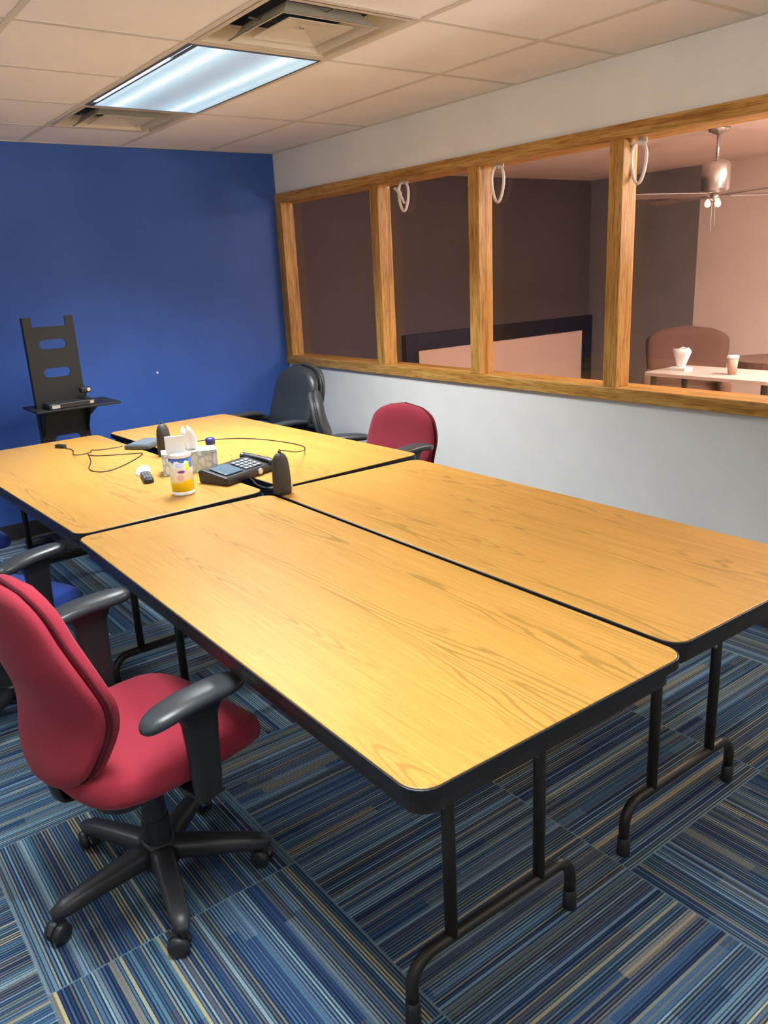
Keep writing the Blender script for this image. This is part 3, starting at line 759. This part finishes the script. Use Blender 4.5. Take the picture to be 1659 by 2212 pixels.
bm = B(); tube(bm, smooth_path([(x, y, TH+.0035) for x, y in P], 8), .0022, 8); mesh_obj('cord', bm, M_blk, r, smooth=True)
bm = B(); box(bm, (-.012, -.03, 0), (.012, .03, .018), Matrix.Translation((1.128, 4.34, TZ)) @ Matrix.Rotation(.5, 4, 'Z')); mesh_obj('plug', bm, M_blk, r, bevel=.003)
cable('thin dark cable in a wide loop toward the front of the far left table', [(1.18, 4.06, None), (1.13, 3.86, None), (1.07, 3.70, None), (1.085, 3.60, None), (1.15, 3.60, None), (1.25, 3.68, None), (1.335, 3.77, None), (1.375, 3.84, None), (1.30, 3.89, None), (1.20, 3.96, None), (1.17, 4.02, None)])
cable('thick black cable from the desk phone down into the table gap', [(1.500, 2.985, .748), (1.500, 2.93, None), (1.475, 2.85, None), (1.47, 2.78, None), (1.476, 2.735, .745), (1.479, 2.722, .735), (1.480, 2.716, .70)], .0035)
bm = B(); box(bm, (1.468, 2.716, TZ), (1.500, 2.742, TZ+.012)); tag(mesh_obj('cable_clip', bm, M_blk, bevel=.003), 'small black clip over the table gap beside the near speaker', 'cable clip')

# clear loops hanging at the heads of the window posts
M_clear = mat('clear_plastic', (.9, .85, .82), .2, trans=.25, ior=1.4)
def clear_loop(label, y, z0, z1, w, extra=False):
    r = dev('hanging_loop', label, 'hook', (XG-.022, y, z1), 0, 'clear plastic loops hung on the window glass')
    h = z1-z0
    pts = [(0, w*.5*math.sin(t)*(1+.25*math.cos(t))*.9, -h/2+h/2*math.cos(t)) for t in [2*PI*k/24 for k in range(24)]]
    bm = B(); tube(bm, [Vector(p) for p in pts+pts[:1]], .0095, 10, flat=.7); mesh_obj('loop', bm, M_clear, r, smooth=True)
    bm = B(); prism(bm, rrect(-.016, -.03, .016, .012, .01, 4), 0, .006, M=Matrix.Translation((.010, 0, .0)) @ Matrix.Rotation(PI/2, 4, 'Y')); mesh_obj('suction_pad', bm, M_clear, r)
    if extra:
        bm = B(); tube(bm, smooth_path([(0, .07, -.03), (0, .045, -.05), (0, .02, -.09), (0, -.005, -.12)], 5), [.020]*4+[.017]*4+[.013]*4+[.009]*4, 10, flat=.5); mesh_obj('tab', bm, M_clear, r, smooth=True)
clear_loop('clear plastic loop with side tab on the second window pane from the blue wall', 3.985, 1.885, 2.05, .10, True)
clear_loop('clear plastic loop at the top left of the third window pane from the blue wall', 3.20, 1.865, 2.045, .095)
clear_loop('clear plastic loop beside the fourth window pane post, partly hidden', 2.335, 1.865, 2.04, .085)

# ------------------------------------------------------------------ lounge seen through the glass
X2, Y2 = 7.70, 6.18
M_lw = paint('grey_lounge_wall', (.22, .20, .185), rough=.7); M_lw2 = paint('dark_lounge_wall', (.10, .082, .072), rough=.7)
M_lw3 = paint('reflection_pale_wall', (.74, .60, .53), rough=.7); M_lfloor = mat('lounge_floor', (.42, .28, .22), .5); M_lceil = paint('lounge_ceiling_paint', (.80, .66, .58), rough=.9)
def quadbox(name, a, b, m): bm = B(); box(bm, a, b); return struct(name, bm, m)
XI = XW+T_+.001
quadbox('floor', (XI, .3, -.02), (X2, Y2, 0), M_lfloor)
quadbox('ceiling', (XI, .3, ZC), (X2, Y2, ZC+.02), M_lceil)
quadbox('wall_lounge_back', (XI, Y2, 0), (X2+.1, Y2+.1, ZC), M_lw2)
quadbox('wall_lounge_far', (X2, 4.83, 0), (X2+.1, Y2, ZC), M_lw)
quadbox('wall_lounge_right', (X2, .3, 0), (X2+.1, 4.83, ZC), M_lw3)  # same far wall; pale tone stands for the bright reflection in the glass
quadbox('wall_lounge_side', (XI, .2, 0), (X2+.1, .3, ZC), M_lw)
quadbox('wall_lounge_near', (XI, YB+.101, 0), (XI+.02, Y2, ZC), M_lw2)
r = dev('framed_board', 'large pale pink board in a thick black frame beyond the glass', 'board', (6.84, Y2-.002, 0))
bm = B(); PO = [(-1.93, -0.05), (2.0-.15, -.05)]
x0, x1, z0, z1 = -1.93, .855, .02, .937
def frm(a, b, c, d, w): return [(a, c), (b, c), (b, d), (a, d)], [(a+w, c+w), (b-w, c+w), (b-w, d-w), (a+w, d-w)]
O_, I_ = frm(x0, x1, z0, z1, .16)
n = 4; V = [[bm.verts.new((x, y, z)) for x, z in P] for P in (O_, I_) for y in (-.06, 0)]
for i in range(4):
    j = (i+1) % 4
    for q in ((V[0][i], V[0][j], V[1][j], V[1][i]), (V[2][j], V[2][i], V[3][i], V[3][j]), (V[0][j], V[0][i], V[2][i], V[2][j]), (V[1][i], V[1][j], V[3][j], V[3][i])): bm.faces.new(q)
mesh_obj('frame', bm, mat('black_lacquer', (.012, .011, .012), .4), r)
bm = B(); box(bm, (x0+.161, -.045, z0+.161), (x1-.161, -.005, z1-.161)); mesh_obj('panel', bm, mat('pale_pink_panel', (.85, .62, .52), .6), r)

M_up = fabric('brown_upholstery', (.16, .085, .06))
def armchair(label, loc, rz):
    r = dev('armchair', label, 'armchair', loc, rz)
    P = [(0, .27), (.3, .30), (.6, .33), (.85, .33), (1, .28)]
    mesh_obj('backrest', back_bm(.35, .97, P, -.02, .12, .35, -.10, x0=-.28), M_up, r, smooth=True)
    mesh_obj('seat', seat_bm(.40, .16, .30, .29), M_up, r, smooth=True)
    for s in (-1, 1):
        bm = B(); rings = []
        for k in range(9):
            t = k/8; x = -.26+.50*t; rings.append([Vector((x, s*.30+.045*se(2*PI*q/16, 3)[0], .46+(.17-.03*t)*se(2*PI*q/16, 3)[1]*(1 if 0 < k < 8 else .85))) for q in range(16)])
        loft(bm, rings); mesh_obj('armrest', bm, M_up, r, smooth=True)
    for x in (-.24, .24):
        for y in (-.24, .24):
            bm = B(); lathe(bm, [(.014, .0005), (.022, .33)], 12, (x, y, 0)); mesh_obj('leg', bm, M_brown, r)
    return r
armchair('brown upholstered armchair beyond the glass, behind the tissue holder', (6.0, 3.80, 0), rad(213))
r = dev('coffee_table', 'low pale rectangular table beyond the glass holding tissues and cup', 'table', (5.35, 3.12, 0))
bm = B(); prism(bm, rrect(-.25, -.50, .25, .46, .03, 4), .715, .74); mesh_obj('tabletop', bm, mat('pale_lounge_tabletop', (.55, .47, .42), .35), r, bevel=.003)
for x in (-.2, .2):
    for y in (-.44, .40):
        bm = B(); lathe(bm, [(.018, .0005), (.024, .714)], 10, (x, y, 0)); mesh_obj('leg', bm, M_brown, r)
r = dev('tissue_holder', 'white tissues fanned out of a small holder on the lounge table', 'tissue holder', (5.33, 3.42, .7405))
bm = B(); prism(bm, rrect(-.05, -.07, .05, .07, .01, 3), 0, .02); mesh_obj('holder', bm, M_wp, r)
bm = B(); rings = []
for k in range(5):
    s = k/4; rings.append([Vector(((.012+.012*s)*math.cos(a), (.03+.045*s)*math.sin(a)*(1+.1*math.cos(5*a)), .02+.13*s+.018*s*math.cos(3*a))) for a in [2*PI*q/20 for q in range(20)]])
loft(bm, rings); mesh_obj('tissue', bm, M_tissue, r, smooth=True)
r = dev('paper_cup', 'tall pale paper cup with lid on the lounge table', 'cup', (5.30, 3.00, .7405))
bm = B(); lathe(bm, [(.001, 0), (.028, 0), (.038, .115), (.001, .116)], 20); mesh_obj('body', bm, mat('kraft_paper', (.50, .30, .24), .7), r, smooth=True)
bm = B(); lathe(bm, [(.040, .112), (.041, .118), (.037, .130), (.001, .131)], 20); mesh_obj('lid', bm, M_wp, r, smooth=True)
r = dev('pedestal_table', 'round brown pedestal table beyond the glass at the right edge', 'table', (6.35, 3.22, 0))
bm = B(); lathe(bm, [(.001, .66), (.32, .66), (.34, .68), (.34, .73), (.001, .731)], 36); mesh_obj('tabletop', bm, M_up, r)
bm = B(); lathe(bm, [(.20, .0005), (.20, .02), (.05, .05), (.045, .66)], 24); mesh_obj('pedestal', bm, M_up, r)

r = dev('ceiling_fan', 'ceiling fan with drum motor and small bulbs in the room beyond glass', 'ceiling fan', (5.60, 3.40, 0))
M_fan = mat('brushed_nickel', (.55, .52, .50), .28, .9)
bm = B(); lathe(bm, [(.001, ZC-.001), (.075, ZC-.002), (.07, ZC-.02), (.02, ZC-.045), (.001, ZC-.046)], 24); mesh_obj('canopy', bm, M_fan, r, smooth=True)
bm = B(); tube(bm, [(0, 0, ZC-.04), (0, 0, 2.16)], .012, 12); mesh_obj('downrod', bm, M_fan, r, smooth=True)
bm = B(); lathe(bm, [(.001, 2.19), (.035, 2.185), (.08, 2.165), (.095, 2.14), (.097, 1.985), (.085, 1.965), (.001, 1.96)], 32); mesh_obj('motor', bm, M_fan, r, smooth=True)
M_blade = mat('grey_blade', (.22, .17, .15), .5)
for k in range(4):
    M = Matrix.Rotation(rad(72+90*k), 4, 'Z'); bm = B(); rings = []
    for t in range(8):
        s = t/7; x = .10+.62*s; w = (.045+.03*s)*(1 if t < 7 else .6)
        rings.append([M @ Vector((x, -w, 1.945-.010)), M @ Vector((x, w, 1.945+.010)), M @ Vector((x, w, 1.951+.010)), M @ Vector((x, -w, 1.951-.010))])
    loft(bm, rings); mesh_obj('blade', bm, M_blade, r)
bm = B(); lathe(bm, [(.001, 1.96), (.03, 1.955), (.03, 1.92), (.001, 1.90)], 16); mesh_obj('light_fitter', bm, M_fan, r, smooth=True)
M_bulb = mat('frosted_bulb', (.9, .8, .7), .3, emit=(1, .75, .5), es=2.5)
for k in range(3):
    a = 2*PI*k/3; bm = B(); M = Matrix.Translation((.045*math.cos(a), .045*math.sin(a), 1.895))
    lathe(bm, [(.001, -.028), (.016, -.022), (.022, -.006), (.017, .012), (.009, .024), (.001, .03)], 14, M=M); mesh_obj('bulb', bm, M_bulb, r, smooth=True)
bm = B()
for k, (x, y) in enumerate(((.01, 0), (-.015, .01))):
    tube(bm, [(x, y, 1.90), (x, y, 1.76-.04*k)], .0015, 6); lathe(bm, [(.001, -.008), (.007, 0), (.001, .008)], 8, (x, y, 1.755-.04*k))
mesh_obj('pull_chain', bm, M_fan, r)
L = bpy.data.lights.new('lounge_fill', 'AREA'); L.shape = 'RECTANGLE'; L.size = 1.2; L.size_y = .6; L.energy = 190; L.color = (1, .90, .84)  # added unseen area light, general fill for the lounge
lo = bpy.data.objects.new('lounge_fill', L); C.objects.link(lo); lo.location = (5.6, 1.6, ZC-.03)
L = bpy.data.lights.new('lounge_fill_up', 'AREA'); L.shape = 'DISK'; L.size = .5; L.energy = 150; L.color = (1, .86, .78)  # added unseen light aimed up, brightens the lounge ceiling
lo = bpy.data.objects.new('lounge_fill_up', L); C.objects.link(lo); lo.location = (4.6, 1.0, 1.5); lo.rotation_euler = (PI, 0, 0)

# ------------------------------------------------------------------ world, camera, view
w = bpy.data.worlds.new('World'); bpy.context.scene.world = w; w.use_nodes = True
# added fill: bright and warm below the horizon to lift the ceiling, dim above
wt = w.node_tree; tcw = wt.nodes.new('ShaderNodeTexCoord'); sp = wt.nodes.new('ShaderNodeSeparateXYZ'); rp = wt.nodes.new('ShaderNodeValToRGB')
wt.links.new(tcw.outputs['Generated'], sp.inputs[0]); mr = wt.nodes.new('ShaderNodeMapRange'); mr.inputs[1].default_value = -.1; mr.inputs[2].default_value = .1
wt.links.new(sp.outputs[2], mr.inputs[0]); wt.links.new(mr.outputs[0], rp.inputs[0])
rp.color_ramp.elements[0].color = (1, .95, .87, 1); rp.color_ramp.elements[1].color = (.10, .11, .12, 1)
wt.links.new(rp.outputs[0], wt.nodes['Background'].inputs[0]); wt.nodes['Background'].inputs[1].default_value = 13.0
cam = bpy.data.cameras.new('camera'); co = bpy.data.objects.new('camera', cam); C.objects.link(co)
Rr = [0.79288901515674, -0.6074144859638944, -0.04873040000854657]; Ru = [0.21346697809821277, 0.20196564800953828, 0.9558460787625298]; Rf = [0.570752887776656, 0.7682821872627956, -0.2897992785175674]
m = Matrix(((Rr[0], Ru[0], -Rf[0], 0), (Rr[1], Ru[1], -Rf[1], 0), (Rr[2], Ru[2], -Rf[2], 1.556), (0, 0, 0, 1)))
co.matrix_world = m
cam.sensor_fit = 'HORIZONTAL'; cam.sensor_width = 36; cam.lens = 1728.0/1659*36; cam.clip_start = .05
sc = bpy.context.scene; sc.camera = co
sc.view_settings.view_transform = 'Standard'; sc.view_settings.look = 'None'; sc.view_settings.gamma = 1; sc.view_settings.use_curve_mapping = False
sc.view_settings.exposure = 0.06
